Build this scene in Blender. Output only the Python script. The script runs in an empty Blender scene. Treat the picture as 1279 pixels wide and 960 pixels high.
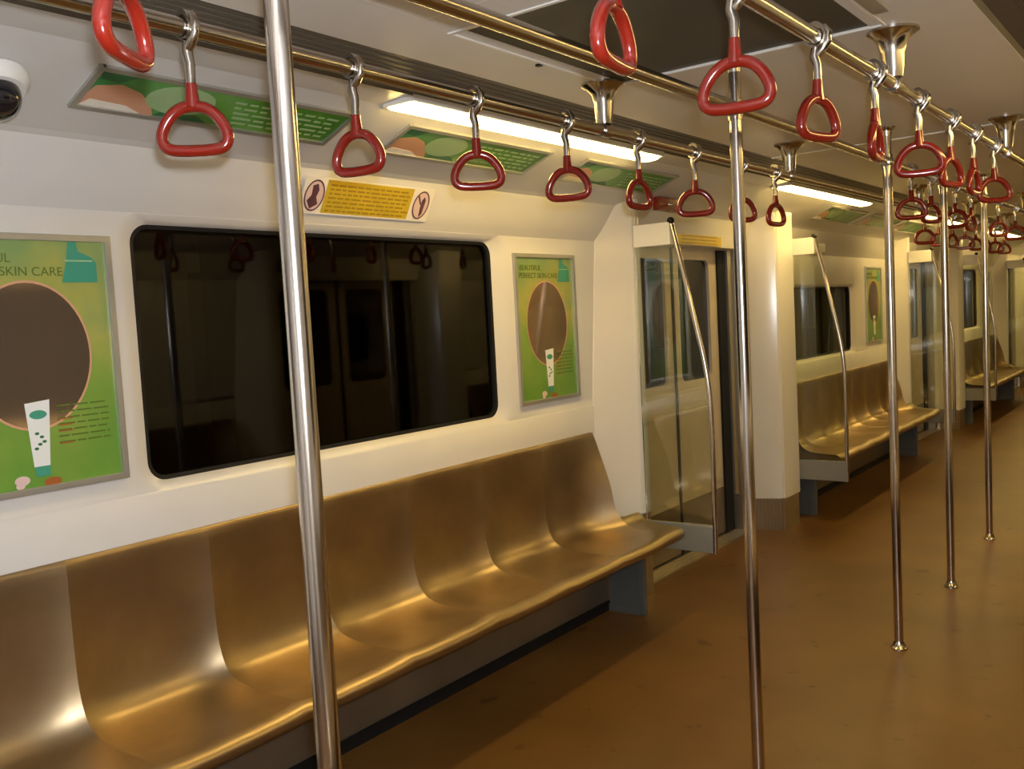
import bpy, bmesh, math, random
from mathutils import Vector, Matrix
random.seed(4)
C = bpy.context.scene.collection
PI = math.pi
R = math.radians

# ------------------------------------------------------------------ camera
CAM_H = 1.5
YAW, PITCH, ROLL, FPX = R(37.42), R(4.096), R(-3.09), 1155.6
F = Vector((-math.sin(YAW)*math.cos(PITCH), math.cos(YAW)*math.cos(PITCH), -math.sin(PITCH)))
RT = Vector((math.cos(YAW), math.sin(YAW), 0)); UP = RT.cross(F)
RT2 = math.cos(ROLL)*RT + math.sin(ROLL)*UP; UP2 = -math.sin(ROLL)*RT + math.cos(ROLL)*UP
cam_d = bpy.data.cameras.new('camera'); cam = bpy.data.objects.new('camera', cam_d); C.objects.link(cam)
cam.matrix_world = Matrix(((RT2.x, UP2.x, -F.x, 0), (RT2.y, UP2.y, -F.y, 0), (RT2.z, UP2.z, -F.z, CAM_H), (0, 0, 0, 1)))
cam_d.sensor_width = 36; cam_d.lens = FPX/1279*36; cam_d.clip_start = 0.02; cam_d.clip_end = 100
bpy.context.scene.camera = cam
# ------------------------------------------------------------------ world, flash, exposure
vs = bpy.context.scene.view_settings
vs.view_transform = 'Standard'; vs.look = 'None'; vs.gamma = 1; vs.exposure = 0.0; vs.use_curve_mapping = False
w = bpy.data.worlds.new('world'); bpy.context.scene.world = w; w.use_nodes = True
w.node_tree.nodes['Background'].inputs[0].default_value = (0.9, 0.6, 0.3, 1)
w.node_tree.nodes['Background'].inputs[1].default_value = 0.01
FLASH_W = 134.0
LAMP_STRENGTH = 27.0
LAMP_COLOR = (1.0, 0.69, 0.22)
fl = bpy.data.lights.new('camera_flash', 'POINT'); fl.energy = FLASH_W; fl.color = (0.90, 0.94, 1.0); fl.shadow_soft_size = 0.018
flo = bpy.data.objects.new('camera_flash', fl); flo.location = (0.045, -0.01, CAM_H+0.06); C.objects.link(flo)

# ------------------------------------------------------------------ materials
def mat(name, col, rough=0.5, metal=0.0, bump=None, vary=None, coat=0.0, spec=0.5, emit=None, strength=0):
    m = bpy.data.materials.new(name); m.use_nodes = True; n = m.node_tree; b = n.nodes['Principled BSDF']
    b.inputs['Base Color'].default_value = (*col, 1); b.inputs['Roughness'].default_value = rough
    b.inputs['Metallic'].default_value = metal; b.inputs['Specular IOR Level'].default_value = spec
    b.inputs['Coat Weight'].default_value = coat; b.inputs['Coat Roughness'].default_value = 0.12
    tc = n.nodes.new('ShaderNodeTexCoord')
    if vary:
        sc, amt = vary[0], vary[1]; col2 = vary[2] if len(vary) > 2 else tuple(c*(1-amt) for c in col)
        t = n.nodes.new('ShaderNodeTexNoise'); t.inputs['Scale'].default_value = sc; t.inputs['Detail'].default_value = 5
        r = n.nodes.new('ShaderNodeValToRGB'); r.color_ramp.elements[0].position = 0.38; r.color_ramp.elements[1].position = 0.66
        r.color_ramp.elements[0].color = (*col2, 1); r.color_ramp.elements[1].color = (*col, 1)
        n.links.new(tc.outputs['Object'], t.inputs['Vector']); n.links.new(t.outputs['Fac'], r.inputs[0]); n.links.new(r.outputs[0], b.inputs['Base Color'])
    if bump:
        t = n.nodes.new('ShaderNodeTexNoise'); t.inputs['Scale'].default_value = bump[0]; t.inputs['Detail'].default_value = 3
        mp = n.nodes.new('ShaderNodeMapping'); mp.inputs['Scale'].default_value = bump[2] if len(bump) > 2 else (1, 1, 1)
        bp = n.nodes.new('ShaderNodeBump'); bp.inputs['Strength'].default_value = bump[1]; bp.inputs['Distance'].default_value = 0.01
        n.links.new(tc.outputs['Object'], mp.inputs[0]); n.links.new(mp.outputs[0], t.inputs['Vector']); n.links.new(t.outputs['Fac'], bp.inputs['Height']); n.links.new(bp.outputs[0], b.inputs['Normal'])
    if emit:
        b.inputs['Emission Color'].default_value = (*emit, 1); b.inputs['Emission Strength'].default_value = strength
    return m

def glass_mat(name, tint, gloss_col=(1, 1, 1), ior=1.5, rough=0.0):
    m = bpy.data.materials.new(name); m.use_nodes = True; n = m.node_tree; n.nodes.clear()
    o = n.nodes.new('ShaderNodeOutputMaterial'); mx = n.nodes.new('ShaderNodeMixShader')
    t = n.nodes.new('ShaderNodeBsdfTransparent'); t.inputs[0].default_value = (*tint, 1)
    g = n.nodes.new('ShaderNodeBsdfGlossy'); g.inputs[0].default_value = (*gloss_col, 1); g.inputs['Roughness'].default_value = rough
    f = n.nodes.new('ShaderNodeFresnel'); f.inputs[0].default_value = ior
    n.links.new(f.outputs[0], mx.inputs[0]); n.links.new(t.outputs[0], mx.inputs[1]); n.links.new(g.outputs[0], mx.inputs[2]); n.links.new(mx.outputs[0], o.inputs[0])
    return m

M = dict(
    wall=mat('white_wall_panel', (0.70, 0.68, 0.655), 0.30, vary=(3.0, 0.05), bump=(2.5, 0.08)),
    pillar=mat('white_pillar_panel', (0.76, 0.73, 0.69), 0.18, vary=(2.0, 0.04)),
    cove=mat('cove_panel', (0.66, 0.65, 0.635), 0.35, vary=(3.0, 0.05)),
    lower=mat('steel_lower_wall', (0.30, 0.24, 0.17), 0.35, 0.7, vary=(4, .2)),
    ceil=mat('ceiling_panel', (0.78, 0.74, 0.68), 0.42, vary=(1.5, 0.07)),
    slot=mat('air_slot_grille', (0.12, 0.10, 0.075), 0.5),
    seam=mat('white_seam_edge', (0.85, 0.83, 0.78), 0.3),
    acdark=mat('dark_grille', (0.075, 0.070, 0.050), 0.5, vary=(3, 0.3)),
    black=mat('black_rubber', (0.010, 0.010, 0.011), 0.5, spec=0.2),
    steel=mat('polished_steel', (0.50, 0.455, 0.40), 0.20, 1.0),
    pole=mat('pole_steel', (0.60, 0.54, 0.48), 0.18, 1.0),
    seat=mat('brushed_seat_steel', (0.47, 0.355, 0.215), 0.40, 1.0, bump=(7.0, 0.10), vary=(5, .18)),
    kick=mat('ribbed_kick_steel', (0.55, 0.50, 0.43), 0.35, 1.0),
    grey=mat('grey_panel', (0.30, 0.30, 0.28), 0.35, 0.3),
    door=mat('door_leaf_paint', (0.62, 0.54, 0.42), 0.35, 0.2, vary=(8, .1)),
    jamb=mat('door_jamb_steel', (0.62, 0.60, 0.56), 0.30, 0.8),
    red=mat('red_plastic', (0.195, 0.011, 0.005), 0.16, coat=0.4),
    white=mat('white_plastic', (0.8, 0.78, 0.74), 0.35),
    frame=mat('poster_frame_metal', (0.50, 0.50, 0.46), 0.35, 0.7),
    mirror=mat('mirror_disc', (0.42, 0.30, 0.19), 0.08, 0.78),
    yellow=mat('yellow_sticker', (0.62, 0.44, 0.03), 0.45, vary=(12, .12)),
    mustard=mat('mustard_print', (0.32, 0.20, 0.015), 0.5),
    signwhite=mat('sticker_white', (0.85, 0.80, 0.72), 0.5),
    signink=mat('sticker_ink', (0.10, 0.04, 0.06), 0.5),
    pink=mat('sticker_pink', (0.72, 0.52, 0.50), 0.5),
    gdark=mat('green_ink', (0.03, 0.16, 0.06), 0.4),
    teal=mat('teal_ink', (0.05, 0.30, 0.20), 0.4),
    gtext=mat('olive_ink', (0.09, 0.15, 0.015), 0.45),
    rtext=mat('red_ink', (0.35, 0.10, 0.02), 0.45),
    pale=mat('pale_green_ink', (0.34, 0.52, 0.26), 0.4),
    peach=mat('peach_ink', (0.62, 0.33, 0.20), 0.4),
    tubew=mat('tube_white', (0.82, 0.84, 0.82), 0.35),
    dome=mat('black_dome', (0.008, 0.008, 0.012), 0.05, coat=0.6),
    tunnel=mat('dark_tunnel_wall', (0.10, 0.065, 0.04), 0.8, vary=(2, .5)),
    lamp=mat('lamp_diffuser', (0.9, 0.85, 0.7), 0.5, emit=LAMP_COLOR, strength=LAMP_STRENGTH),
    pane=glass_mat('dark_window_glass', (0.20, 0.17, 0.13), ior=1.38, rough=0.03),
    bracket=mat('dark_grey_bracket', (0.13, 0.135, 0.125), 0.4, 0.3),
    glass=glass_mat('partition_glass', (0.90, 0.93, 0.86), ior=1.62),
)
# brown speckled floor, worn and a bit glossy
def floor_mat():
    m = mat('brown_vinyl_floor', (0.21, 0.088, 0.026), 0.40, spec=0.32); n = m.node_tree; b = n.nodes['Principled BSDF']
    tc = n.nodes.new('ShaderNodeTexCoord')
    a = n.nodes.new('ShaderNodeTexNoise'); a.inputs['Scale'].default_value = 1.6; a.inputs['Detail'].default_value = 6
    s = n.nodes.new('ShaderNodeTexNoise'); s.inputs['Scale'].default_value = 9; s.inputs['Detail'].default_value = 2
    r = n.nodes.new('ShaderNodeValToRGB'); r.color_ramp.elements[0].position = .35; r.color_ramp.elements[1].position = .7
    r.color_ramp.elements[0].color = (0.108, 0.050, 0.011, 1); r.color_ramp.elements[1].color = (0.160, 0.077, 0.018, 1)
    r2 = n.nodes.new('ShaderNodeValToRGB'); r2.color_ramp.elements[0].position = .27; r2.color_ramp.elements[1].position = .34
    r2.color_ramp.elements[0].color = (.55, .5, .5, 1); r2.color_ramp.elements[1].color = (1, 1, 1, 1)
    mx = n.nodes.new('ShaderNodeMix'); mx.data_type = 'RGBA'; mx.blend_type = 'MULTIPLY'; mx.inputs[0].default_value = 1
    n.links.new(tc.outputs['Object'], a.inputs[0]); n.links.new(tc.outputs['Object'], s.inputs[0])
    n.links.new(a.outputs[0], r.inputs[0]); n.links.new(s.outputs[0], r2.inputs[0])
    n.links.new(r.outputs[0], mx.inputs[6]); n.links.new(r2.outputs[0], mx.inputs[7]); n.links.new(mx.outputs[2], b.inputs['Base Color'])
    return m
M['floor'] = floor_mat()
def poster_mat(name, axis, stops, size):
    m = mat(name, stops[0][1], 0.3); n = m.node_tree; b = n.nodes['Principled BSDF']
    tc = n.nodes.new('ShaderNodeTexCoord'); sp = n.nodes.new('ShaderNodeSeparateXYZ'); ad = n.nodes.new('ShaderNodeMath'); ad.operation = 'MULTIPLY_ADD'
    nz = n.nodes.new('ShaderNodeTexNoise'); nz.inputs['Scale'].default_value = 7
    m2 = n.nodes.new('ShaderNodeMath'); m2.operation = 'MULTIPLY_ADD'; m2.inputs[1].default_value = 0.9; m2.inputs[2].default_value = -0.45
    a2 = n.nodes.new('ShaderNodeMath'); a2.operation = 'ADD'
    ad.inputs[1].default_value = 1/size; ad.inputs[2].default_value = 0.5
    r = n.nodes.new('ShaderNodeValToRGB')
    while len(r.color_ramp.elements) < len(stops): r.color_ramp.elements.new(0.5)
    for e, (p, c) in zip(r.color_ramp.elements, stops): e.position = p; e.color = (*c, 1)
    n.links.new(tc.outputs['Object'], sp.inputs[0]); n.links.new(sp.outputs[axis], ad.inputs[0]); n.links.new(tc.outputs['Object'], nz.inputs[0])
    n.links.new(nz.outputs[0], m2.inputs[0]); n.links.new(ad.outputs[0], a2.inputs[0]); n.links.new(m2.outputs[0], a2.inputs[1]); n.links.new(a2.outputs[0], r.inputs[0]); n.links.new(r.outputs[0], b.inputs['Base Color'])
    return m
M['poster'] = poster_mat('green_poster_print', 2, [(0.0, (0.13, 0.29, 0.04)), (0.45, (0.23, 0.34, 0.06)), (0.7, (0.38, 0.38, 0.09)), (1.0, (0.21, 0.32, 0.11))], 0.66)
M['advert'] = poster_mat('green_advert_print', 1, [(0.0, (0.06, 0.30, 0.08)), (0.4, (0.16, 0.38, 0.10)), (0.6, (0.10, 0.30, 0.03)), (1.0, (0.06, 0.22, 0.02))], 0.8)

# ------------------------------------------------------------------ mesh helpers
def box(bm, x0, x1, y0, y1, z0, z1, bev=0.0):
    r = bmesh.ops.create_cube(bm, size=1)
    for v in r['verts']:
        v.co = Vector(((x0+x1)/2+v.co.x*(x1-x0), (y0+y1)/2+v.co.y*(y1-y0), (z0+z1)/2+v.co.z*(z1-z0)))
    if bev:
        es = list({e for v in r['verts'] for e in v.link_edges})
        bmesh.ops.bevel(bm, geom=es, offset=bev, segments=2, affect='EDGES', profile=0.7)
def tube(bm, pts, rad, seg=12, closed=False, cap=True, flat=1.0):
    pts = [Vector(p) for p in pts]; n = len(pts); rings = []
    rads = rad if isinstance(rad, (list, tuple)) else [rad]*n
    prev = None
    for i in range(n):
        if closed: t = (pts[(i+1) % n]-pts[i-1]).normalized()
        else: t = (pts[min(i+1, n-1)]-pts[max(i-1, 0)]).normalized()
        if prev is None:
            a = Vector((0, 1, 0)) if abs(t.y) < .9 else Vector((1, 0, 0))
            u = (a - t*a.dot(t)).normalized()
        else: u = (prev - t*prev.dot(t)).normalized()
        prev = u; v = t.cross(u)
        rings.append([bm.verts.new(pts[i]+(u*math.cos(2*PI*k/seg)*flat+v*math.sin(2*PI*k/seg))*rads[i]) for k in range(seg)])
    for i in range(n if closed else n-1):
        A, B = rings[i], rings[(i+1) % n]
        for k in range(seg): bm.faces.new((A[k], A[(k+1) % seg], B[(k+1) % seg], B[k]))
    if cap and not closed: bm.faces.new(rings[0][::-1]); bm.faces.new(rings[-1])
def lathe(bm, prof, cx=0, cy=0, seg=24):
    rings = [[bm.verts.new((cx+r*math.cos(2*PI*k/seg), cy+r*math.sin(2*PI*k/seg), z)) for k in range(seg)] for r, z in prof]
    for A, B in zip(rings, rings[1:]):
        for k in range(seg): bm.faces.new((A[k], A[(k+1) % seg], B[(k+1) % seg], B[k]))
    bm.faces.new(rings[0]); bm.faces.new(rings[-1][::-1])
def prism_z(bm, pts, z0, z1):
    a = [bm.verts.new((x, y, z0)) for x, y in pts]; b = [bm.verts.new((x, y, z1)) for x, y in pts]; n = len(pts)
    bm.faces.new(a[::-1]); bm.faces.new(b)
    for i in range(n): bm.faces.new((a[i], a[(i+1) % n], b[(i+1) % n], b[i]))
def extrude_y(bm, prof, y0, y1, close=False, caps=False):
    ys = [y0, y1] if not isinstance(y0, (list, tuple)) else y0
    rows = [[bm.verts.new((x, y, z)) for x, z in prof] for y in ys]; n = len(prof)
    for A, B in zip(rows, rows[1:]):
        for i in range(n if close else n-1): bm.faces.new((A[i], A[(i+1) % n], B[(i+1) % n], B[i]))
    if close: bm.faces.new(rows[0]); bm.faces.new(rows[-1][::-1])
def polyx(bm, pts, x, th=0.0006):
    """flat printed shape in the (y,z) plane facing +x"""
    a = [bm.verts.new((x, u, v)) for u, v in pts]; b = [bm.verts.new((x-th, u, v)) for u, v in pts]; n = len(pts)
    bm.faces.new(a); bm.faces.new(b[::-1])
    for i in range(n): bm.faces.new((a[i], b[i], b[(i+1) % n], a[(i+1) % n]))
def ell(cu, cv, ru, rv, n=32, a0=0, a1=2*PI): return [(cu+ru*math.cos(a0+(a1-a0)*k/n), cv+rv*math.sin(a0+(a1-a0)*k/n)) for k in range(n)]
def rrect(y0, y1, z0, z1, r, n=6):
    o = []
    for cy, cz, a in ((y1-r, z1-r, 0), (y0+r, z1-r, 90), (y0+r, z0+r, 180), (y1-r, z0+r, 270)):
        for k in range(n+1):
            t = R(a+90*k/n); o.append((cy+r*math.cos(t), cz+r*math.sin(t)))
    return o
def obj(name, bm, m, parent=None, smooth=None, loc=None):
    bmesh.ops.recalc_face_normals(bm, faces=bm.faces)
    me = bpy.data.meshes.new(name); bm.to_mesh(me); bm.free()
    o = bpy.data.objects.new(name, me); C.objects.link(o); me.materials.append(m if not isinstance(m, str) else M[m])
    if smooth:
        me.polygons.foreach_set('use_smooth', [True]*len(me.polygons))
        me.set_sharp_from_angle(angle=R(smooth))
    if parent: o.parent = parent
    if loc: o.location = loc
    return o
def NB(): return bmesh.new()
def mirror_bm(bm, side):
    if side == 'right':
        for v in bm.verts: v.co.x = -2.17 - v.co.x
def thing(name, label, cat, loc=(0, 0, 0), group=None):
    o = bpy.data.objects.new(name, None); C.objects.link(o); o.location = loc; o.empty_display_size = .1
    o['label'] = label; o['category'] = cat
    if group: o['group'] = group
    return o
def tag(o, label, cat, group=None):
    o['label'] = label; o['category'] = cat
    if group: o['group'] = group
    return o
def struct(name, bm, m, smooth=None, parent=None):
    o = obj(name, bm, m, parent, smooth)
    if not parent: o['kind'] = 'structure'
    return o
def dup(root, loc=None, label=None, group=None):
    r = root.copy(); C.objects.link(r)
    if loc: r.location = loc
    if label: r['label'] = label
    if group: r['group'] = group
    for ch in list(root.children):
        c = ch.copy(); C.objects.link(c); c.parent = r
        for g in list(ch.children):
            d = g.copy(); C.objects.link(d); d.parent = c
    return r
def catmull(P, n):
    out = []
    for i in range(len(P)-1):
        p0 = P[max(i-1, 0)]; p1 = P[i]; p2 = P[i+1]; p3 = P[min(i+2, len(P)-1)]
        for k in range(n):
            t = k/n
            out.append(tuple(0.5*((2*b)+(-a+c)*t+(2*a-5*b+4*c-d)*t*t+(-a+3*b-3*c+d)*t**3) for a, b, c, d in zip(p0, p1, p2, p3)))
    out.append(tuple(P[-1])); return out

YB, YE = -2.2, 22.0
XC = -1.085
CZ = 2.2
# bays: near end, far end, window (y0,y1,z0,z1)
BAYS = [dict(y0=0.25, y1=4.15, win=(1.505, 3.20, 1.070, 1.835), hole=(1.445, 3.29, 1.045, 1.862)),
        dict(y0=6.20, y1=9.40, win=(6.80, 8.18, 1.065, 1.615), hole=(6.74, 8.27, 1.045, 1.64)),
        dict(y0=11.45, y1=14.65, win=(12.00, 13.50, 1.065, 1.80), hole=(11.94, 13.58, 1.045, 1.83)),
        dict(y0=16.70, y1=19.90, win=(17.25, 18.75, 1.065, 1.80), hole=(17.19, 18.83, 1.045, 1.83))]
# ------------------------------------------------------------------ structure
b = NB(); box(b, -2.75, 0.58, YB, YE, -0.05, 0.0); struct('floor', b, 'floor')
# ceiling with the hole of the open air return panel
AC = (-1.485, -0.685, 1.78, 2.54)
b = NB()
for x0, x1, y0, y1 in ((-1.70, AC[0], YB, YE), (AC[1], -0.47, YB, YE), (AC[0], AC[1], YB, AC[2]), (AC[0], AC[1], AC[3], YE)):
    box(b, x0, x1, y0, y1, CZ, CZ+0.03)
struct('ceiling', b, 'ceil')
for side in ('left', 'right'):
    b = NB(); extrude_y(b, [(-1.70, 2.203), (-1.71, 2.215), (-1.925, 2.215), (-1.93, 2.185)], YB, YE)
    for k in range(6):
        x = -1.735-0.032*k; box(b, x-0.003, x+0.003, YB, YE, 2.2125, 2.216)
    mirror_bm(b, side); struct('trim_%d' % (1 if side == 'left' else 2), b, 'slot')
    b = NB(); extrude_y(b, [(-1.93, 2.185), (-1.94, 2.192), (-2.055, 2.184), (-2.06, 2.18), (-2.42, 2.037), (-2.41, 2.022), (-2.402, 2.03), (-2.40, 2.036)] if False else
                        [(-1.93, 2.188), (-2.06, 2.181), (-2.395, 2.048), (-2.415, 2.036)], YB, YE)
    mirror_bm(b, side); struct('trim_%d' % (3 if side == 'left' else 4), b, 'cove')

def wall(side):
    b = NB()
    for i, B in enumerate(BAYS):
        y0, y1 = B['y0']-0.1, B['y1']+0.1
        h = B['hole']; wn = B['win']
        # upper slope
        ys = [y0, y1]
        extrude_y(b, catmull([(-2.415, 2.036), (-2.437, 1.985), (-2.468, 1.915), (-2.492, 1.875), (-2.5, 1.862)], 3), y0, y1)
        # panel with rounded hole
        N = 6
        inn = rrect(h[0], h[1], h[2], h[3], 0.075, N); out = []
        m = len(inn)
        for k, (yy, zz) in enumerate(inn):
            q = k//(N+1); f = (k % (N+1))/N
            c = [((y1, 1.862 if f > .5 else zz)), ((y0, 1.862 if f < .5 else zz)), ((y0, 1.045 if f > .5 else zz)), ((y1, 1.045 if f < .5 else zz))][q]
            if q == 0 and f > .5: c = (yy, 1.862)
            if q == 0 and f == .5: c = (y1, 1.862)
            if q == 1 and f < .5: c = (yy, 1.862)
            if q == 1 and f == .5: c = (y0, 1.862)
            if q == 2 and f > .5: c = (yy, 1.045)
            if q == 2 and f == .5: c = (y0, 1.045)
            if q == 3 and f < .5: c = (yy, 1.045)
            if q == 3 and f == .5: c = (y1, 1.045)
            out.append(c)
        w_in = rrect(wn[0], wn[1], wn[2], wn[3], 0.06, N)
        w_mid = rrect((h[0]+wn[0])/2, (h[1]*.6+wn[1]*.4), (h[2]+wn[2])/2, (h[3]+wn[3])/2, 0.07, N)
        loops = [[b.verts.new((-2.5, p, q)) for p, q in out], [b.verts.new((-2.5, p, q)) for p, q in inn],
                 [b.verts.new((-2.512, p, q)) for p, q in w_mid], [b.verts.new((-2.53, p, q)) for p, q in w_in], [b.verts.new((-2.56, p, q)) for p, q in w_in]]
        for A, D in zip(loops, loops[1:]):
            for k in range(m):
                try: b.faces.new((A[k], A[(k+1) % m], D[(k+1) % m], D[k]))
                except ValueError: pass
        # ledge and lower panel down to seat back
        extrude_y(b, [(-2.5, 1.045), (-2.492, 1.035), (-2.488, 0.905), (-2.5, 0.89)], y0, y1)
    bmesh.ops.remove_doubles(b, verts=b.verts, dist=0.0004)
    bmesh.ops.dissolve_degenerate(b, edges=b.edges, dist=0.0002)
    mirror_bm(b, side); struct('wall_'+side, b, 'wall', 40)
    # lower wall behind the seats
    b = NB()
    for B in BAYS:
        box(b, -2.54, -2.462, B['y0']+.02, B['y1']-.02, 0.04, 0.38)
        box(b, -2.54, -2.492, B['y0']+.02, B['y1']-.32, 0.38, 0.86)
    mirror_bm(b, side); struct('baseboard_'+side, b, 'lower')
    b = NB()
    for B in BAYS: box(b, -2.54, -2.45, B['y0']-.05, B['y1']+.05, 0.0, 0.045)
    mirror_bm(b, side); struct('trim_%d' % (5 if side == 'left' else 6), b, 'black')
    for i, B in enumerate(BAYS):
        wn = B['win']
        b = NB(); box(b, -2.556, -2.55, wn[0]-.02, wn[1]+.02, wn[2]-.02, wn[3]+.02); mirror_bm(b, side)
        num = i+1+(0 if side == 'left' else 4)
        wo = struct('window_%d' % num, b, 'pane')
        b = NB()  # black rubber seal
        lo = rrect(wn[0], wn[1], wn[2], wn[3], 0.06); li = rrect(wn[0]+.014, wn[1]-.014, wn[2]+.012, wn[3]-.012, 0.05); m = len(lo)
        L = [[b.verts.new((x, p, q)) for p, q in l] for x, l in ((-2.535, lo), (-2.531, lo), (-2.535, li), (-2.549, li))]
        for A, D in zip(L, L[1:]):
            for k in range(m): b.faces.new((A[k], A[(k+1) % m], D[(k+1) % m], D[k]))
        mirror_bm(b, side); obj('rubber_seal', b, 'black', wo, 40)
wall('left'); wall('right')

# pillars that flank the door recesses
npil = 7
for side in ('left', 'right'):
    for i, B in enumerate(BAYS):
        y1, y0 = B['y1'], B['y0']
        b = NB()
        # far-end pillar: bevelled panel; narrower at the seat back, wider towards the ceiling as in the cab lining
        lo = [(-2.50, y1-0.30), (-2.36, y1-0.04), (-2.345, y1), (-2.345, y1+.05), (-2.42, y1+.15), (-2.64, y1+.15), (-2.64, y1-.30)]
        hi = [(-2.50, y1-0.12), (-2.36, y1-0.015), (-2.345, y1), (-2.345, y1+.05), (-2.42, y1+.15), (-2.64, y1+.15), (-2.64, y1-.12)]
        A = [b.verts.new((x, y, 0.462)) for x, y in lo]; D = [b.verts.new((x, y, 2.09)) for x, y in hi]; n = len(lo)
        b.faces.new(A[::-1]); b.faces.new(D)
        for k in range(n): b.faces.new((A[k], A[(k+1) % n], D[(k+1) % n], D[k]))
        es = [e for e in b.edges if abs(e.verts[0].co.z-e.verts[1].co.z) > 1]
        bmesh.ops.bevel(b, geom=es, offset=0.012, segments=3, affect='EDGES')
        mirror_bm(b, side); p = struct('trim_%d' % npil, b, 'pillar', 30); npil += 1
        b = NB(); prism_z(b, [(-2.62, y1+.02), (-2.46, y1+.02), (-2.40, y1+.06), (-2.40, y1+.14), (-2.62, y1+.14)], 0.0, 0.47)
        mirror_bm(b, side); obj('kick_plate', b, 'kick', p)
        # near-end pillar
        b = NB(); prism_z(b, [(-2.62, y0-.42), (-2.46, y0-.405), (-2.275, y0-.33), (-2.265, y0-.30), (-2.265, y0-.06), (-2.30, y0-.01), (-2.62, y0-.01)], 0.215, 2.13)
        es = [e for e in b.edges if abs(e.verts[0].co.z-e.verts[1].co.z) > 1]
        bmesh.ops.bevel(b, geom=es, offset=0.010, segments=3, affect='EDGES')
        mirror_bm(b, side); p = struct('trim_%d' % npil, b, 'pillar', 30); npil += 1
        b = NB(); P = [(-2.62, y0-.41), (-2.46, y0-.385)]
        for k in range(9):
            t = k/8; x = -2.46+.17*t; y = y0-.395+.075*t
            P += [(x, y-.004), (x+.012, y+.006)]
        P += [(-2.28, y0-.05), (-2.62, y0-.05)]
        prism_z(b, P, 0.0, 0.215); mirror_bm(b, side); obj('kick_plate', b, 'kick', p)
# door recesses, doors
GAPS = [(-2.2, 0.25)] + [(BAYS[i]['y1'], BAYS[i+1]['y0']) for i in range(3)] + [(19.9, YE)]
nd = 1
for side in ('left', 'right'):
    for gi, (ga, gb) in enumerate(GAPS):
        o0, o1 = ga+.15, gb-.42
        # header over the door
        b = NB(); extrude_y(b, [(-2.415, 2.06), (-2.43, 1.99), (-2.45, 1.88), (-2.455, 1.865), (-2.64, 1.865), (-2.64, 2.1)], o0-.04, o1+.08, close=True)
        mirror_bm(b, side); p = struct('trim_%d' % npil, b, 'wall', 25); npil += 1
        # jamb on the far side
        b = NB(); prism_z(b, [(-2.64, o1-.03), (-2.56, o1-.04), (-2.545, o1-.02), (-2.51, o1-.02), (-2.50, o1+.03), (-2.64, o1+.03)], 0.25, 1.865)
        mirror_bm(b, side); p = struct('trim_%d' % npil, b, 'jamb', 30); npil += 1
        b = NB(); prism_z(b, [(-2.64, o1-.035), (-2.50, o1-.03), (-2.49, o1+.02), (-2.64, o1+.02)], 0.0, 0.25); mirror_bm(b, side); obj('kick_plate', b, 'kick', p)
        b = NB(); prism_z(b, [(-2.64, o0), (-2.52, o0), (-2.52, o0+.05), (-2.64, o0+.05)], 0.0, 1.865); mirror_bm(b, side); struct('trim_%d' % npil, b, 'jamb'); npil += 1
        mid = (o0+.05+o1-.12)/2
        d = bpy.data.objects.new('door_%d' % nd, None); C.objects.link(d); d['kind'] = 'structure'; nd += 1
        for (l0, l1) in ((o0+.05, mid-.004), (mid+.004, o1-.155)):
            # leaf with a rounded window hole
            b = NB(); N = 6; inn = rrect(l0+.085, l1-.11 if l1 > mid else l1-.085, 1.055, 1.80, 0.05, N); m = len(inn); out = []
            for k, (yy, zz) in enumerate(inn):
                q = k//(N+1); f = (k % (N+1))/N
                Y = l1 if q in (0, 3) else l0; Z = 1.865 if q in (0, 1) else 0.32
                if f == .5: out.append((Y, Z))
                elif (q in (0, 2)) == (f < .5): out.append((Y, zz))
                else: out.append((yy, Z))
            Ls = [[b.verts.new((x, p_, q_)) for p_, q_ in l] for x, l in ((-2.625, out), (-2.59, out), (-2.59, inn), (-2.61, inn))]
            for A, D in zip(Ls, Ls[1:]):
                for k in range(m): b.faces.new((A[k], A[(k+1) % m], D[(k+1) % m], D[k]))
            mirror_bm(b, side); leaf = obj('door_leaf', b, 'door', d)
            b = NB(); box(b, -2.614, -2.608, l0+.07, l1-.07, 1.04, 1.82); mirror_bm(b, side); obj('window_pane', b, 'pane', leaf)
            b = NB(); box(b, -2.625, -2.588, l0, l1, 0.02, 0.318); mirror_bm(b, side); obj('kick_plate', b, 'lower', leaf)
            b = NB(); box(b, -2.592, -2.587, l0+.03, l1-.03, 0.36, 1.0, .002); box(b, -2.5875, -2.5855, l0+.05, l1-.05, 0.38, 0.98, .0008); mirror_bm(b, side); obj('raised_panel', b, 'door', leaf)
        b = NB(); box(b, -2.64, -2.575, o1-.155, o1-.035, 0.0, 1.865); box(b, -2.60, -2.583, mid-.012, mid+.012, 0.0, 1.865); mirror_bm(b, side); obj('rubber_edge', b, 'black', d)
        b = NB(); box(b, -2.66, -2.46, o0, o1, 0.0, 0.012, .003)
        for k in range(5): box(b, -2.56+.018*k, -2.553+.018*k, o0+.05, o1-.05, 0.011, 0.015)
        mirror_bm(b, side); struct('trim_%d' % npil, b, 'kick'); npil += 1
# end walls and the dark outside
b = NB(); box(b, -2.7, 0.53, YE, YE+.05, 0, 2.3); struct('wall_far', b, 'wall')
b = NB(); box(b, -2.7, 0.53, YB-.05, YB, 0, 2.3); struct('wall_near', b, 'wall')
b = NB(); box(b, -2.0, -0.2, 21.97, 21.999, 0.0, 2.0, .01); struct('door_%d' % nd, b, 'grey')
for side in ('left', 'right'):
    b = NB(); box(b, -4.3, -4.2, -4, 24, -1, 3.5)
    for k in range(26): box(b, -4.2, -4.08-.02*(k % 3), -3.5+1.05*k, -3.2+1.05*k+.1*(k % 2), -1, 3.5)
    mirror_bm(b, side); struct('wall_tunnel_'+side, b, 'tunnel')
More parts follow.
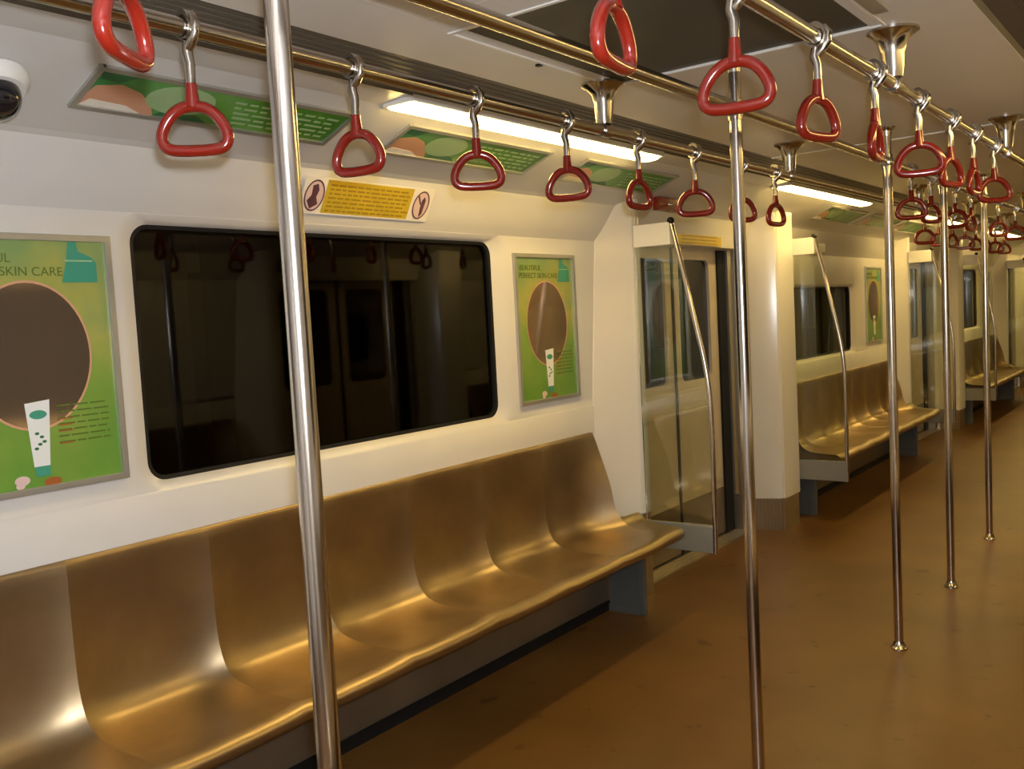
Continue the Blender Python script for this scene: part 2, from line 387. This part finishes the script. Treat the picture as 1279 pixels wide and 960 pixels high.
# ceiling panels: one open dark return air panel, one closed, seams
b = NB(); box(b, AC[0]+.03, AC[1]-.03, AC[2]+.001, AC[3]-.001, CZ+.004, CZ+.03)
ac = obj('air_return_grille', b, 'acdark'); tag(ac, 'dark square air return grille in the ceiling beside the first central pole', 'air vent')
b = NB()
for x0, x1, y0, y1 in ((AC[0]-.008, AC[0], AC[2]-.012, AC[3]+.012), (AC[1], AC[1]+.008, AC[2]-.012, AC[3]+.012), (AC[0], AC[1], AC[2]-.012, AC[2]), (AC[0], AC[1], AC[3], AC[3]+.012)):
    box(b, x0, x1, y0, y1, CZ-.003, CZ-.0002)
obj('frame', b, 'seam', ac)
for x0, x1 in ((AC[0]+.0005, AC[0]+.03), (AC[1]-.03, AC[1]-.0005)): b = NB(); box(b, x0, x1, AC[2]+.001, AC[3]-.001, CZ+.001, CZ+.02); obj('margin', b, 'ceil', ac)
b = NB(); box(b, -1.445, -0.725, 0.87, 1.634, CZ-.008, CZ-.0005, .003); cp = obj('access_panel', b, 'ceil')
tag(cp, 'closed square access panel with a white edge, in the ceiling nearest the camera', 'ceiling panel')
b = NB()
for x0, x1, y0, y1 in ((-1.453, -1.445, .862, 1.642), (-.725, -.717, .862, 1.642), (-1.445, -.725, .862, .87), (-1.445, -.725, 1.634, 1.642)): box(b, x0, x1, y0, y1, CZ-.007, CZ)
obj('edge_strip', b, 'seam', cp)
b = NB(); box(b, -0.668, -0.628, 1.5, 2.40, CZ-.012, CZ, .003); s = obj('ceiling_bar', b, 'frame'); tag(s, 'flat metal strip on the ceiling beside the right overhead rail', 'trim strip')
b = NB()
for y in (4.37, 9.6, 14.85): box(b, -1.70, -0.47, y-.006, y+.006, CZ-.005, CZ+.001)
struct('trim_%d' % npil, b, 'seam'); npil += 1
b = NB(); lathe(b, [(.011, CZ), (.011, CZ-.004)], -1.505, 2.17, 12); tag(obj('latch', b, 'black'), 'tiny dark round latch on the beige ceiling left of the air return grille', 'latch')

# ------------------------------------------------------------------ benches
MID = [(-2.500, .903), (-2.478, .914), (-2.463, .900), (-2.470, .78), (-2.476, .64), (-2.474, .54), (-2.452, .470), (-2.40, .436), (-2.27, .422), (-2.14, .433), (-2.078, .440), (-2.046, .428), (-2.039, .408), (-2.056, .388), (-2.11, .380)]
RID = [(-2.500, .903), (-2.476, .915), (-2.453, .902), (-2.446, .78), (-2.440, .65), (-2.428, .56), (-2.400, .492), (-2.345, .458), (-2.24, .448), (-2.13, .450), (-2.082, .447), (-2.052, .434), (-2.045, .412), (-2.060, .390), (-2.11, .380)]
END = [(-2.500, .903), (-2.474, .915), (-2.450, .902), (-2.405, .78), (-2.365, .66), (-2.345, .56), (-2.315, .500), (-2.270, .466), (-2.20, .452), (-2.13, .450), (-2.082, .447), (-2.052, .434), (-2.045, .412), (-2.060, .390), (-2.11, .380)]
def lerp(A, B, t): return [tuple(a+(c-a)*t for a, c in zip(p, q)) for p, q in zip(A, B)]
def bench(bi, side, label):
    B = BAYS[bi]; yb = B['y1']-0.31; n = 8 if bi == 0 else 7; pitch = 0.44 if bi == 0 else (yb-B['y0']-.12)/7; ya = yb-n*pitch
    t = thing('metal_bench', label, 'bench', ((-2.27 if side == 'left' else 0.10), (ya+yb)/2, 0), 'steel benches along the walls')
    off = Vector((-t.location.x, -t.location.y, 0))
    def seatpiece(name, ys, profs, lo=0):
        b = NB(); rows = []
        for y, pr in zip(ys, profs):
            pts = catmull(pr, 4)[lo*4:]
            rows.append([b.verts.new((x, y, z)) for x, z in pts])
        for A, D in zip(rows, rows[1:]):
            for i in range(len(A)-1): b.faces.new((A[i], A[i+1], D[i+1], D[i]))
        mirror_bm(b, side)
        for v in b.verts: v.co += off
        o = obj(name, b, 'seat', t, 60)
        so = o.modifiers.new('thickness', 'SOLIDIFY'); so.thickness = 0.005; so.offset = -1; so.use_rim = False
        return o
    K = 20
    for k in range(n):
        ys, pf = [], []
        for j in range(K+1):
            u = j/K; y = ya+pitch*(k+u); ys.append(y)
            wgt = abs(2*u-1)**3.2*.72
            p = lerp(MID, RID, min(1, wgt+0.0))
            if k == n-1 and u > .5: p = lerp(p, END, max(0, (u-.55)/.45)**2)
            if k == 0 and u < .5: p = lerp(p, END, max(0, (.45-u)/.45)**2)
            pf.append(p)
        seatpiece('seat', ys, pf)
    ends = [(yb, yb+.18)]
    ys = [yb+.18*j/6 for j in range(7)]
    pf = []
    for j in range(7):
        e = (j/6)**4*.02
        pf.append([(x-(e if x > -2.2 else 0), z-e*.4) for x, z in END])
    seatpiece('end_flange', ys, pf, 6)
    for yy in (yb+.09, ya+.08):
        b = NB(); box(b, -2.452, -2.275, yy-.008, yy+.008, 0.035, 0.40); box(b, -2.285, -2.245, yy-.014, yy+.014, 0.0, 0.40, .004); box(b, -2.452, -2.275, yy-.02, yy+.02, 0.0, 0.035)
        mirror_bm(b, side)
        for v in b.verts: v.co += off
        obj('support_bracket', b, 'bracket', t)
    return t
bench(0, 'left', 'long brushed steel bench of moulded seats along the left wall, nearest the camera')
bench(1, 'left', 'second steel bench along the left wall, beyond the first door')
bench(2, 'left', 'third steel bench far down the left wall, beyond the second door')
bench(3, 'left', 'farthest steel bench at the far end of the left wall')
bench(0, 'right', 'steel bench on the wall opposite the nearest window, seen only in reflections')
bench(1, 'right', 'steel bench on the right wall, second from the camera, hidden beyond the right edge')

# ------------------------------------------------------------------ lamps in the cove
LY = [2.12, 5.26, 8.40, 11.54, 14.68, 17.82]
names = ['nearest', 'second', 'third', 'fourth', 'fifth', 'farthest']
for side in ('left', 'right'):
    for i, y in enumerate(LY):
        if side == 'right' and i > 3: continue
        t = thing('ceiling_light', '%s long glowing strip light in the %s ceiling cove' % (names[i], side), 'ceiling light', (-1.995 if side == 'left' else -.175, y+.79, 2.18), 'strip lights in the ceiling coves')
        b = NB(); P = [(-1.938, 2.187), (-1.940, 2.172), (-1.960, 2.161), (-1.995, 2.157), (-2.030, 2.159), (-2.048, 2.168), (-2.050, 2.179)]
        extrude_y(b, P, y, y+1.58, close=True); mirror_bm(b, side)
        for v in b.verts: v.co -= t.location
        obj('diffuser', b, 'lamp', t)
        b = NB()
        for x in (-1.934, -2.054): box(b, x-.005, x+.005, y-.01, y+1.59, 2.170, 2.190)
        for yy in (y-.006, y+1.586): box(b, -2.054, -1.934, yy-.005, yy+.005, 2.170, 2.190)
        mirror_bm(b, side)
        for v in b.verts: v.co -= t.location
        obj('frame', b, 'seam', t)

# ------------------------------------------------------------------ overhead rails, brackets, poles
XE, XG, RZ = -1.50, -0.68, 2.06
for x, lab in ((XE, 'left overhead steel grab rail above the bench edge'), (XC, 'central overhead steel grab rail that the poles run through'), (XG, 'right overhead steel grab rail nearest the camera side')):
    b = NB(); tube(b, [(0, YB+.01, 0), (0, YE-.02, 0)], 0.0165, 16); o = obj('overhead_rail', b, 'steel', None, 40, (x, 0, RZ)); tag(o, lab, 'grab rail', 'overhead grab rails')
def bracket():
    t = thing('rail_bracket', '', 'rail bracket', (0, 0, 0), 'trumpet shaped rail brackets')
    b = NB(); lathe(b, [(.0, 0), (.066, 0), (.066, -.006), (.050, -.016), (.036, -.032), (.031, -.06), (.027, -.10), (.023, -.1215), (.0, -.1215)], 0, 0, 28); obj('cone', b, 'steel', t, 35)
    b = NB(); 
    V = [[b.verts.new((rr*math.cos(2*PI*k/20), y, -.14+rr*math.sin(2*PI*k/20))) for k in range(20)] for rr, y in ((.0215, -.022), (.0215, .022), (.0175, .022), (.0175, -.022))]
    for i in range(4):
        for k in range(20): b.faces.new((V[i][k], V[i][(k+1) % 20], V[(i+1) % 4][(k+1) % 20], V[(i+1) % 4][k]))
    obj('clamp', b, 'steel', t, 35)
    return t
br0 = bracket(); first = True
for x, y, lab in [(XE, 2.50, 'steel trumpet bracket holding the left rail beside the air return grille'), (XE, 4.06, 'steel trumpet bracket on the left rail, second from the camera'),
                  (XE, 6.30, 'small steel trumpet bracket on the left rail, third from the camera'), (XE, 7.85, 'small steel trumpet bracket on the left rail, fourth from the camera'), (XE, 9.4, 'small steel trumpet bracket on the left rail, fifth from the camera'),
                  (XG, 2.62, 'steel trumpet bracket holding the right rail, nearest and largest in view'), (XG, 4.26, 'steel trumpet bracket on the right rail at the right edge of the picture'),
                  (XC, 7.6, 'small steel trumpet bracket on the central rail past the poles')]:
    if first: o = br0; first = False
    else: o = dup(br0)
    o.location = (x, y, CZ); o['label'] = lab
def pole():
    t = thing('grab_pole', '', 'grab pole', (0, 0, 0), 'vertical grab poles in the aisle')
    b = NB(); tube(b, [(0, 0, 0.004), (0, 0, CZ-.002)], 0.0185, 24); obj('shaft', b, 'pole', t, 40)
    b = NB(); lathe(b, [(.0, 0.0), (.036, 0.0), (.035, .006), (.026, .014), (.021, .034), (.0, .034)], 0, 0, 24); obj('floor_flange', b, 'steel', t, 35)
    b = NB(); lathe(b, [(.0, CZ), (.036, CZ), (.034, CZ-.006), (.024, CZ-.016), (.021, CZ-.036), (.0, CZ-.036)], 0, 0, 24); obj('ceiling_flange', b, 'steel', t, 35)
    b = NB(); tube(b, [(0, -.032, RZ), (0, .032, RZ)], 0.0215, 18); tube(b, [(0, 0, RZ-.03), (0, 0, RZ+.03)], 0.0225, 18); obj('rail_clamp', b, 'steel', t, 35)
    return t
p0 = pole()
for i, (x, y, lab) in enumerate([(-1.085, 0.905, 'thick shiny steel pole in front of the dark window, nearest the camera'), (-1.10, 2.56, 'steel pole rising in front of the first doorway, second from the camera'),
                              (-1.085, 4.05, 'steel pole standing on the aisle floor, third from the camera'), (-1.088, 5.05, 'steel pole on the aisle floor, fourth from the camera'),
                              (-1.105, 6.16, 'thin distant steel pole, farthest from the camera')]):
    o = p0 if i == 0 else dup(p0)
    o.location = (x, y, 0); o['label'] = lab

# ------------------------------------------------------------------ hanging handles
def ring_curve():
    # rounded triangle, flat bottom; top at z=0
    P = [(0, 0), (.026, -.006), (.046, -.024), (.060, -.050), (.062, -.074), (.050, -.088), (.025, -.092), (0, -.0925)]
    pts = P + [(-x, z) for x, z in P[-2:0:-1]]
    n = len(pts); out = []
    for i in range(n):
        p0_, p1, p2, p3 = pts[i-1], pts[i], pts[(i+1) % n], pts[(i+2) % n]
        for k in range(4):
            t = k/4
            out.append(tuple(0.95*0.5*((2*b_)+(-a+c)*t+(2*a-5*b_+4*c-d)*t*t+(-a+3*b_-3*c+d)*t**3) for a, b_, c, d in zip(p0_, p1, p2, p3)))
    return out
def handle():
    t = thing('hand_strap', '', 'hanging handle', (0, 0, 0), 'red hanging handles')
    b = NB(); P = [(.0225*math.cos(a), .0225*math.sin(a)+(.010*max(0, math.sin(a)))) for a in [2*PI*k/20 for k in range(20)]]
    Q = [(.0182*math.cos(a), .0182*math.sin(a)+(.004*max(0, math.sin(a)))) for a in [2*PI*k/20 for k in range(20)]]
    V = [[b.verts.new((x, y, z)) for x, z in L] for L, y in ((P, -.011), (P, .011), (Q, .011), (Q, -.011))]
    for i in range(4):
        for k in range(20): b.faces.new((V[i][k], V[i][(k+1) % 20], V[(i+1) % 4][(k+1) % 20], V[(i+1) % 4][k]))
    tube(b, [(.016, 0, .022), (.026, 0, .006), (.024, 0, -.012), (.010, 0, -.028), (.0, 0, -.036)], [.006, .0085, .009, .0095, .0085], 10); obj('rail_loop', b, 'steel', t, 40)
    b = NB(); tube(b, [(-.002, 0, -.024), (-.005, 0, -.045), (.001, 0, -.066), (0, 0, -.11)], [.0095, .0108, .0095, .0085], 12); r = obj('rod', b, 'steel', t, 40)
    b = NB(); tube(b, [(0, 0, -.102), (0, 0, -.118), (0, 0, -.136), (0, 0, -.146)], [.0105, .0112, .0135, .015], 14)
    tube(b, [(x, 0, -.142+z*.92) for x, z in ring_curve()], 0.0110, 12, closed=True); obj('grip_ring', b, 'red', t, 60)
    return t
h0 = handle(); nh = [0]
def put(x, y, delta, lab, swing=(0, 0)):
    o = h0 if nh[0] == 0 else dup(h0); nh[0] += 1
    o.location = (x, y, RZ); o['label'] = lab; o.rotation_euler = (swing[0], swing[1], 0)
    az = math.atan2(-x, y)            # angle that makes the ring face the aisle seat of the viewer
    for ch in o.children:
        kind = ch.name.split('.')[0]
        if kind == 'grip_ring': ch.rotation_euler = (0, 0, az+R(delta))
        if kind == 'grip_ring': ch.location.z = 0.014 if x > XE else 0.002
        if kind == 'rod' and x > XE: ch.scale.z = 0.88
ordn = ['first', 'second', 'third', 'fourth', 'fifth', 'sixth', 'seventh', 'eighth']
Ey = [1.04, 1.45, 1.865, 2.28, 2.70, 3.11, 3.53, 3.88]; Ed = [-14, -36, 3, -16, 55, 6, 40, 58]
for k, (y, d) in enumerate(zip(Ey, Ed)):
    put(XE, y, d, 'red handle on the left rail above the nearest bench, %s from the camera' % ordn[k])
Gy = [1.17, 1.59, 2.02, 2.44, 2.87, 3.27, 3.62, 4.00]; Gd = [68, -12, 54, 80, 0, 62, 76, 30]
for k, (y, d) in enumerate(zip(Gy, Gd)):
    put(XG, y, d, 'red handle on the right rail, %s from the camera' % ordn[k], (R(0), R(0)))
put(XC, 0.662, 66, 'red handle at the top left, hanging from the central rail closest to the camera')
for k, y in enumerate([4.42, 4.78, 5.30, 5.68]):
    put(XC, y, [10, 50, -30, 70][k], 'distant red handle on the central rail by the first door, %s from the camera' % ordn[k])
for k in range(8):
    put(XE, 6.42+.40*k, [20, -30, 60, 0, 45, -60, 10, 35][k], 'distant red handle on the left rail above the second bench, %s from the camera' % ordn[k])
for k, y in enumerate([6.5, 7.1, 7.7]):
    put(XC, y, [40, -20, 60][k], 'distant red handle on the central rail beyond the poles, %s from the camera' % ordn[k])

# ------------------------------------------------------------------ glass partitions
def partition(yp, lab, far):
    t = thing('seat_partition', lab, 'partition', (-2.16, yp, 0.29), 'glass partitions at the bench ends')
    off = -t.location
    def add(name, b, m, sm=None):
        for v in b.verts: v.co += off
        return obj(name, b, m, t, sm)
    xw = -2.345 if far else -2.36
    path = catmull([(-2.14, yp, 1.93), (-2.09, yp, 1.72), (-2.035, yp, 1.46), (-1.985, yp, 1.22), (-1.965, yp, 1.02), (-1.963, yp, .7), (-1.968, yp, .29)], 5)
    b = NB(); tube(b, path, 0.0125, 14); add('bent_pole', b, 'pole', 50)
    b = NB(); box(b, xw, -2.14, yp-.016, yp+.016, 1.82, 1.93, .004); add('header_panel', b, 'white')
    b = NB(); box(b, xw, -1.975, yp-.012, yp+.012, 0.29, 0.425, .004); add('lower_panel', b, 'grey')
    b = NB(); P = [(xw, 1.82), (xw, .425)] + [(x-.008, z) for x, y, z in path[::-1] if .425 < z < 1.82]
    a = [b.verts.new((x, yp-.004, z)) for x, z in P]; c = [b.verts.new((x, yp+.004, z)) for x, z in P]
    b.faces.new(a); b.faces.new(c[::-1])
    for i in range(len(P)): b.faces.new((a[i], a[(i+1) % len(P)], c[(i+1) % len(P)], c[i]))
    add('glass_pane', b, 'glass')
    b = NB(); bmesh.ops.create_uvsphere(b, u_segments=12, v_segments=8, radius=.019, matrix=Matrix.Translation((-2.14, yp, 1.935))); add('pole_cap', b, 'black', 60)
wordp = ['at the far end of the nearest bench', 'at the near end of the second bench', 'at the far end of the second bench', 'at the near end of the third bench', 'at the far end of the third bench', 'at the near end of the farthest bench']
pi_ = 0
for i, B in enumerate(BAYS):
    if i > 0: partition(B['y0'], 'glass partition with a bent steel pole '+wordp[pi_], False); pi_ += 1
    if i < 3: partition(B['y1'], 'glass partition with a bent steel pole '+wordp[pi_], True); pi_ += 1

# ------------------------------------------------------------------ posters on the wall
def text(s, size, m, parent, y, z, x=0.0035):
    cu = bpy.data.curves.new('printed_words', 'FONT'); cu.body = s; cu.size = size; cu.align_x = 'LEFT'; cu.extrude = 0.0003
    tmp = bpy.data.objects.new('tmp_words', cu); C.objects.link(tmp); dg = bpy.context.evaluated_depsgraph_get(); me = bpy.data.meshes.new_from_object(tmp.evaluated_get(dg)); me.materials.clear(); bpy.data.objects.remove(tmp)
    o = bpy.data.objects.new('printed_words', me); C.objects.link(o); me.materials.append(M[m]); o.parent = parent
    o.rotation_euler = (PI/2, 0, PI/2); o.location = (x, y, z); return o
def poster(y, z, lab, w=.47, h=.67):
    t = thing('wall_poster', lab, 'poster', (-2.498, y, z), 'green mirror posters beside the windows')
    b = NB()
    for a in (-1, 1):
        box(b, -.002, .012, a*w/2-.009, a*w/2+.009, -h/2-.009, h/2+.009, .002)
        box(b, -.002, .012, -w/2, w/2, a*h/2-.009, a*h/2+.009, .002)
    obj('frame', b, 'frame', t)
    b = NB(); box(b, -.001, .002, -w/2, w/2, -h/2, h/2); pr = obj('print', b, 'poster', t)
    b = NB(); polyx(b, ell(0, .022, .160, .193, 48), .0032); obj('mirror_disc', b, 'mirror', t)
    b = NB(); lo = ell(0, .022, .165, .199, 48); li = ell(0, .022, .1595, .1925, 48)
    A = [b.verts.new((.0034, *p)) for p in lo]; D = [b.verts.new((.0034, *p)) for p in li]
    for k in range(48): b.faces.new((A[k], A[(k+1) % 48], D[(k+1) % 48], D[k]))
    obj('mirror_rim', b, 'peach', t)
    b = NB(); polyx(b, [(-.030, -.103), (.036, -.097), (.024, -.275), (-.018, -.275)], .0040); g = obj('tube_picture', b, 'tubew', t)
    b = NB(); polyx(b, ell(.003, -.135, .023, .012, 20), .0045); obj('tube_logo', b, 'teal', g)
    b = NB(); polyx(b, [(-.018, -.273), (.024, -.273), (.022, -.300), (-.014, -.300)], .0045); obj('tube_cap', b, 'teal', g)
    b = NB()
    for k, (u, v) in enumerate([(-.004, -.185), (.008, -.195), (.014, -.208), (.002, -.214), (-.008, -.225)]): polyx(b, ell(u, v, .006, .004, 10), .0045)
    o = obj('tube_flowers', b, 'gdark', g)
    b = NB(); polyx(b, ell(-.052, -.305, .020, .013, 16), .0040); polyx(b, ell(-.058, -.318, .012, .008, 12), .0042); obj('flower_picture', b, 'pink', t)
    b = NB(); polyx(b, ell(.028, -.318, .024, .012, 16), .0040); obj('petal_picture', b, 'rtext', t)
    b = NB(); polyx(b, [(.125, .33), (.145, .33), (.15, .30), (.185, .285), (.20, .27), (.20, .215), (.10, .215), (.115, .27)], .0036); obj('logo', b, 'teal', t)
    b = NB(); polyx(b, [(.11, .276), (.19, .276), (.188, .272), (.112, .272)], .0044); obj('logo_line', b, 'pale', t)
    b = NB(); random.seed(5)
    for k in range(7):
        z0 = -.115-.0165*k; x0 = .055
        while x0 < .195:
            l = random.uniform(.02, .05); polyx(b, [(x0, z0), (min(x0+l, .2), z0), (min(x0+l, .2), z0-.0045), (x0, z0-.0045)], .0038); x0 += l+.006
    obj('fine_print', b, 'gtext', t)
    b = NB()
    for k in (2, 3, 4, 6): polyx(b, [(.055, -.1185-.0165*k), (.095, -.1185-.0165*k), (.095, -.122-.0165*k), (.055, -.122-.0165*k)], .0042)
    obj('red_fine_print', b, 'rtext', t)
    text('BEAUTIFUL', .034, 'gtext', t, -.20, .268); text('PERFECT SKIN CARE', .034, 'gtext', t, -.205, .233)
    return t
pt = poster(1.178, 1.447, 'green poster with a large round mirror, left of the window at the left edge')
dup(pt, (-2.498, 3.56, 1.445), 'green poster with round mirror between the big window and the white pillar')
dup(pt, (-2.498, 8.76, 1.445), 'small distant green poster beyond the second window')
dup(pt, (-2.498, 6.47, 1.445), 'narrow sliver of poster before the second window, behind the partition pole')
dup(pt, (-2.498, 14.0, 1.445), 'tiny distant poster beyond the third window')

# ------------------------------------------------------------------ slanted adverts in the cove
SL = Vector((-0.335, 0, -0.133)).normalized(); NRM = Vector((SL.z*-1, 0, SL.x)); NRM = Vector((0.369, 0, -0.929))
def advert(y, lab):
    L = .82; H = .165
    t = thing('cove_advert', lab, 'advert', (0, 0, 0), 'slanted green adverts in the ceiling cove')
    def add(name, b, m, par=t): return obj(name, b, m, par)
    b = NB()
    for a in (-1, 1):
        box(b, -.001, .008, a*L/2-.008, a*L/2+.008, -H/2-.008, H/2+.008); box(b, -.001, .008, -L/2, L/2, a*H/2-.008, a*H/2+.008)
    add('frame', b, 'frame')
    b = NB(); box(b, -.001, .002, -L/2, L/2, -H/2, H/2); add('print', b, 'advert')
    b = NB(); polyx(b, [(-.41, -.08), (-.39, .01), (-.33, .03), (-.27, .01), (-.22, -.03), (-.19, -.08)], .003); add('skin_picture', b, 'peach')
    b = NB(); polyx(b, [(-.40, -.08), (-.38, -.045), (-.28, -.052), (-.22, -.08)], .0035); add('cloth_picture', b, 'signwhite')
    b = NB(); polyx(b, [(-.40, .08), (-.39, .04), (-.34, .035), (-.29, .08)], .0035); add('leaf_picture', b, 'gdark')
    b = NB(); polyx(b, [(-.20, -.08), (-.17, -.045), (-.07, -.05), (-.02, -.08)], .0031); add('leaf_picture', b, 'gdark')
    b = NB(); polyx(b, ell(-.15, .005, .10, .062, 24), .0035); add('pale_leaf_picture', b, 'pale')
    b = NB(); random.seed(7)
    for k, v in enumerate((.045, .022, -.001, -.024, -.047)):
        x0 = 0.0+.01*k
        while x0 < .36:
            l = random.uniform(.02, .07); polyx(b, [(x0, v), (x0+l, v), (x0+l, v-.009), (x0, v-.009)], .0033); x0 += l+.012
    add('printed_lines', b, 'gdark' if False else 'pale')
    return t
def place_ad(t, y):
    c = Vector((-2.203, y, 2.1245)) + NRM*0.001
    # local x -> outward normal, local y -> world y, local z -> up the slope
    X = NRM; Y = Vector((0, 1, 0)); Z = X.cross(Y)
    t.matrix_world = Matrix(((X.x, Y.x, Z.x, c.x), (X.y, Y.y, Z.y, c.y), (X.z, Y.z, Z.z, c.z), (0, 0, 0, 1)))
a0 = advert(0, 'slanted green advert strip above the nearest window, next to the camera dome'); place_ad(a0, 1.64)
for y, lab in ((2.71, 'slanted green advert strip under the nearest glowing strip light'), (3.80, 'slanted green advert strip above the white pillar, third in the cove'),
               (6.95, 'dim advert strip under the end of the second glowing strip light'), (7.95, 'dim distant advert strip over the middle of the second bench'), (8.95, 'dim distant advert strip over the far end of the second bench')):
    place_ad(dup(a0, None, lab), y)

# ------------------------------------------------------------------ yellow notice over the window
t = thing('notice_sticker', 'yellow notice of printed lines with round pictograms at both ends, above the big window', 'sign', (0, 0, 0))
b = NB(); box(b, -.0005, .0006, -.32, .32, -.066, .066); obj('backing', b, 'signwhite', t)
b = NB(); polyx(b, [(-.222, -.06), (.205, -.06), (.205, .06), (-.222, .06)], .0012); obj('yellow_field', b, 'yellow', t)
b = NB(); random.seed(11)
for k in range(7):
    v = .046-.0155*k; x0 = -.205
    while x0 < .175:
        l = random.uniform(.015, .045); polyx(b, [(x0, v), (x0+l, v), (x0+l, v-.006), (x0, v-.006)], .0016); x0 += l+.007
obj('printed_lines', b, 'mustard', t)
b = NB()
def ringp(b, cu, cv, ru, rv, th, x):
    lo = ell(cu, cv, ru, rv, 32); li = ell(cu, cv, ru-th, rv-th, 32)
    A = [b.verts.new((x, *p)) for p in lo]; D = [b.verts.new((x, *p)) for p in li]
    for k in range(32): b.faces.new((A[k], A[(k+1) % 32], D[(k+1) % 32], D[k]))
pf = {}
for cu in (-.268, .262):
    b = NB(); polyx(b, ell(cu, 0, .042, .056), .0012); pf[cu] = obj('pictogram', b, 'pink', t)
    b = NB(); ringp(b, cu, 0, .043, .057, .006, .0022); obj('pictogram_rim', b, 'signink', pf[cu])
b = NB()
polyx(b, [(-.283, .035), (-.262, .042), (-.252, .02), (-.258, -.005), (-.245, -.03), (-.275, -.048), (-.295, -.02), (-.280, .0)], .0018); obj('pictogram_figure', b, 'signink', pf[-.268]); b = NB()
polyx(b, [(.262, .02), (.272, .034), (.282, .02), (.280, -.035), (.268, -.05), (.262, -.01)], .0018)
polyx(b, [(.235, .034), (.241, .038), (.262, .006), (.257, .0)], .0018)
obj('pictogram_figure', b, 'signink', pf[.262])
c = Vector((-2.4445, 2.41, 1.954)); Zd = Vector((.095, 0, .170)).normalized(); X = Vector((0, 1, 0)).cross(Zd); c += X*.004
t.matrix_world = Matrix(((X.x, 0, Zd.x, c.x), (X.y, 1, Zd.y, c.y), (X.z, 0, Zd.z, c.z), (0, 0, 0, 1)))
# door header: yellow notice, red emergency handle
t = thing('door_notice', 'small yellow notice on the header above the first door', 'sign', (-2.452, 5.11, 1.915))
b = NB(); box(b, .0, .002, -.29, .29, -.045, .045); obj('yellow_field', b, 'yellow', t)
b = NB()
for k in range(4): polyx(b, [(-.25, .03-.02*k), (.22, .03-.02*k), (.22, .022-.02*k), (-.25, .022-.02*k)], .003)
obj('printed_lines', b, 'mustard', t)
t.rotation_euler = (0, R(0), 0); t.location.x = -2.443
t = thing('emergency_handle', 'small red emergency handle in the cove above the first door', 'emergency handle', (-2.30, 4.42, 2.05))
b = NB(); box(b, -.02, .012, -.11, .11, -.035, .035, .006); obj('red_box', b, 'red', t)
b = NB(); tube(b, [(.012, .0, 0), (.05, .02, -.01), (.06, .05, -.03), (.04, .07, -.05)], .006, 8); obj('lever', b, 'steel', t, 50)
# small panel on the upper wall over the second bench
b = NB(); box(b, -2.462, -2.452, 7.05, 7.35, 1.88, 1.98, .002); o = obj('wall_plate', b, 'grey'); tag(o, 'small dark plate on the upper wall above the second window', 'plate')
# ------------------------------------------------------------------ dome camera
t = thing('dome_camera', 'white dome security camera with a black eyeball, at the upper left edge', 'security camera', (-2.235, 1.02, 2.108))
b = NB(); lathe(b, [(0, 0), (.082, 0), (.082, .010), (.078, .020), (.066, .034), (0, .036)], 0, 0, 40); obj('housing', b, 'white', t, 35)
b = NB(); bmesh.ops.create_uvsphere(b, u_segments=32, v_segments=20, radius=.056, matrix=Matrix.Translation((.0, -.002, .042))); obj('eyeball', b, 'dome', t, 80)
X = Vector((0.42, -.30, -.86)).normalized()
t.rotation_mode = 'QUATERNION'; t.rotation_quaternion = NRM.to_track_quat('Z', 'Y')
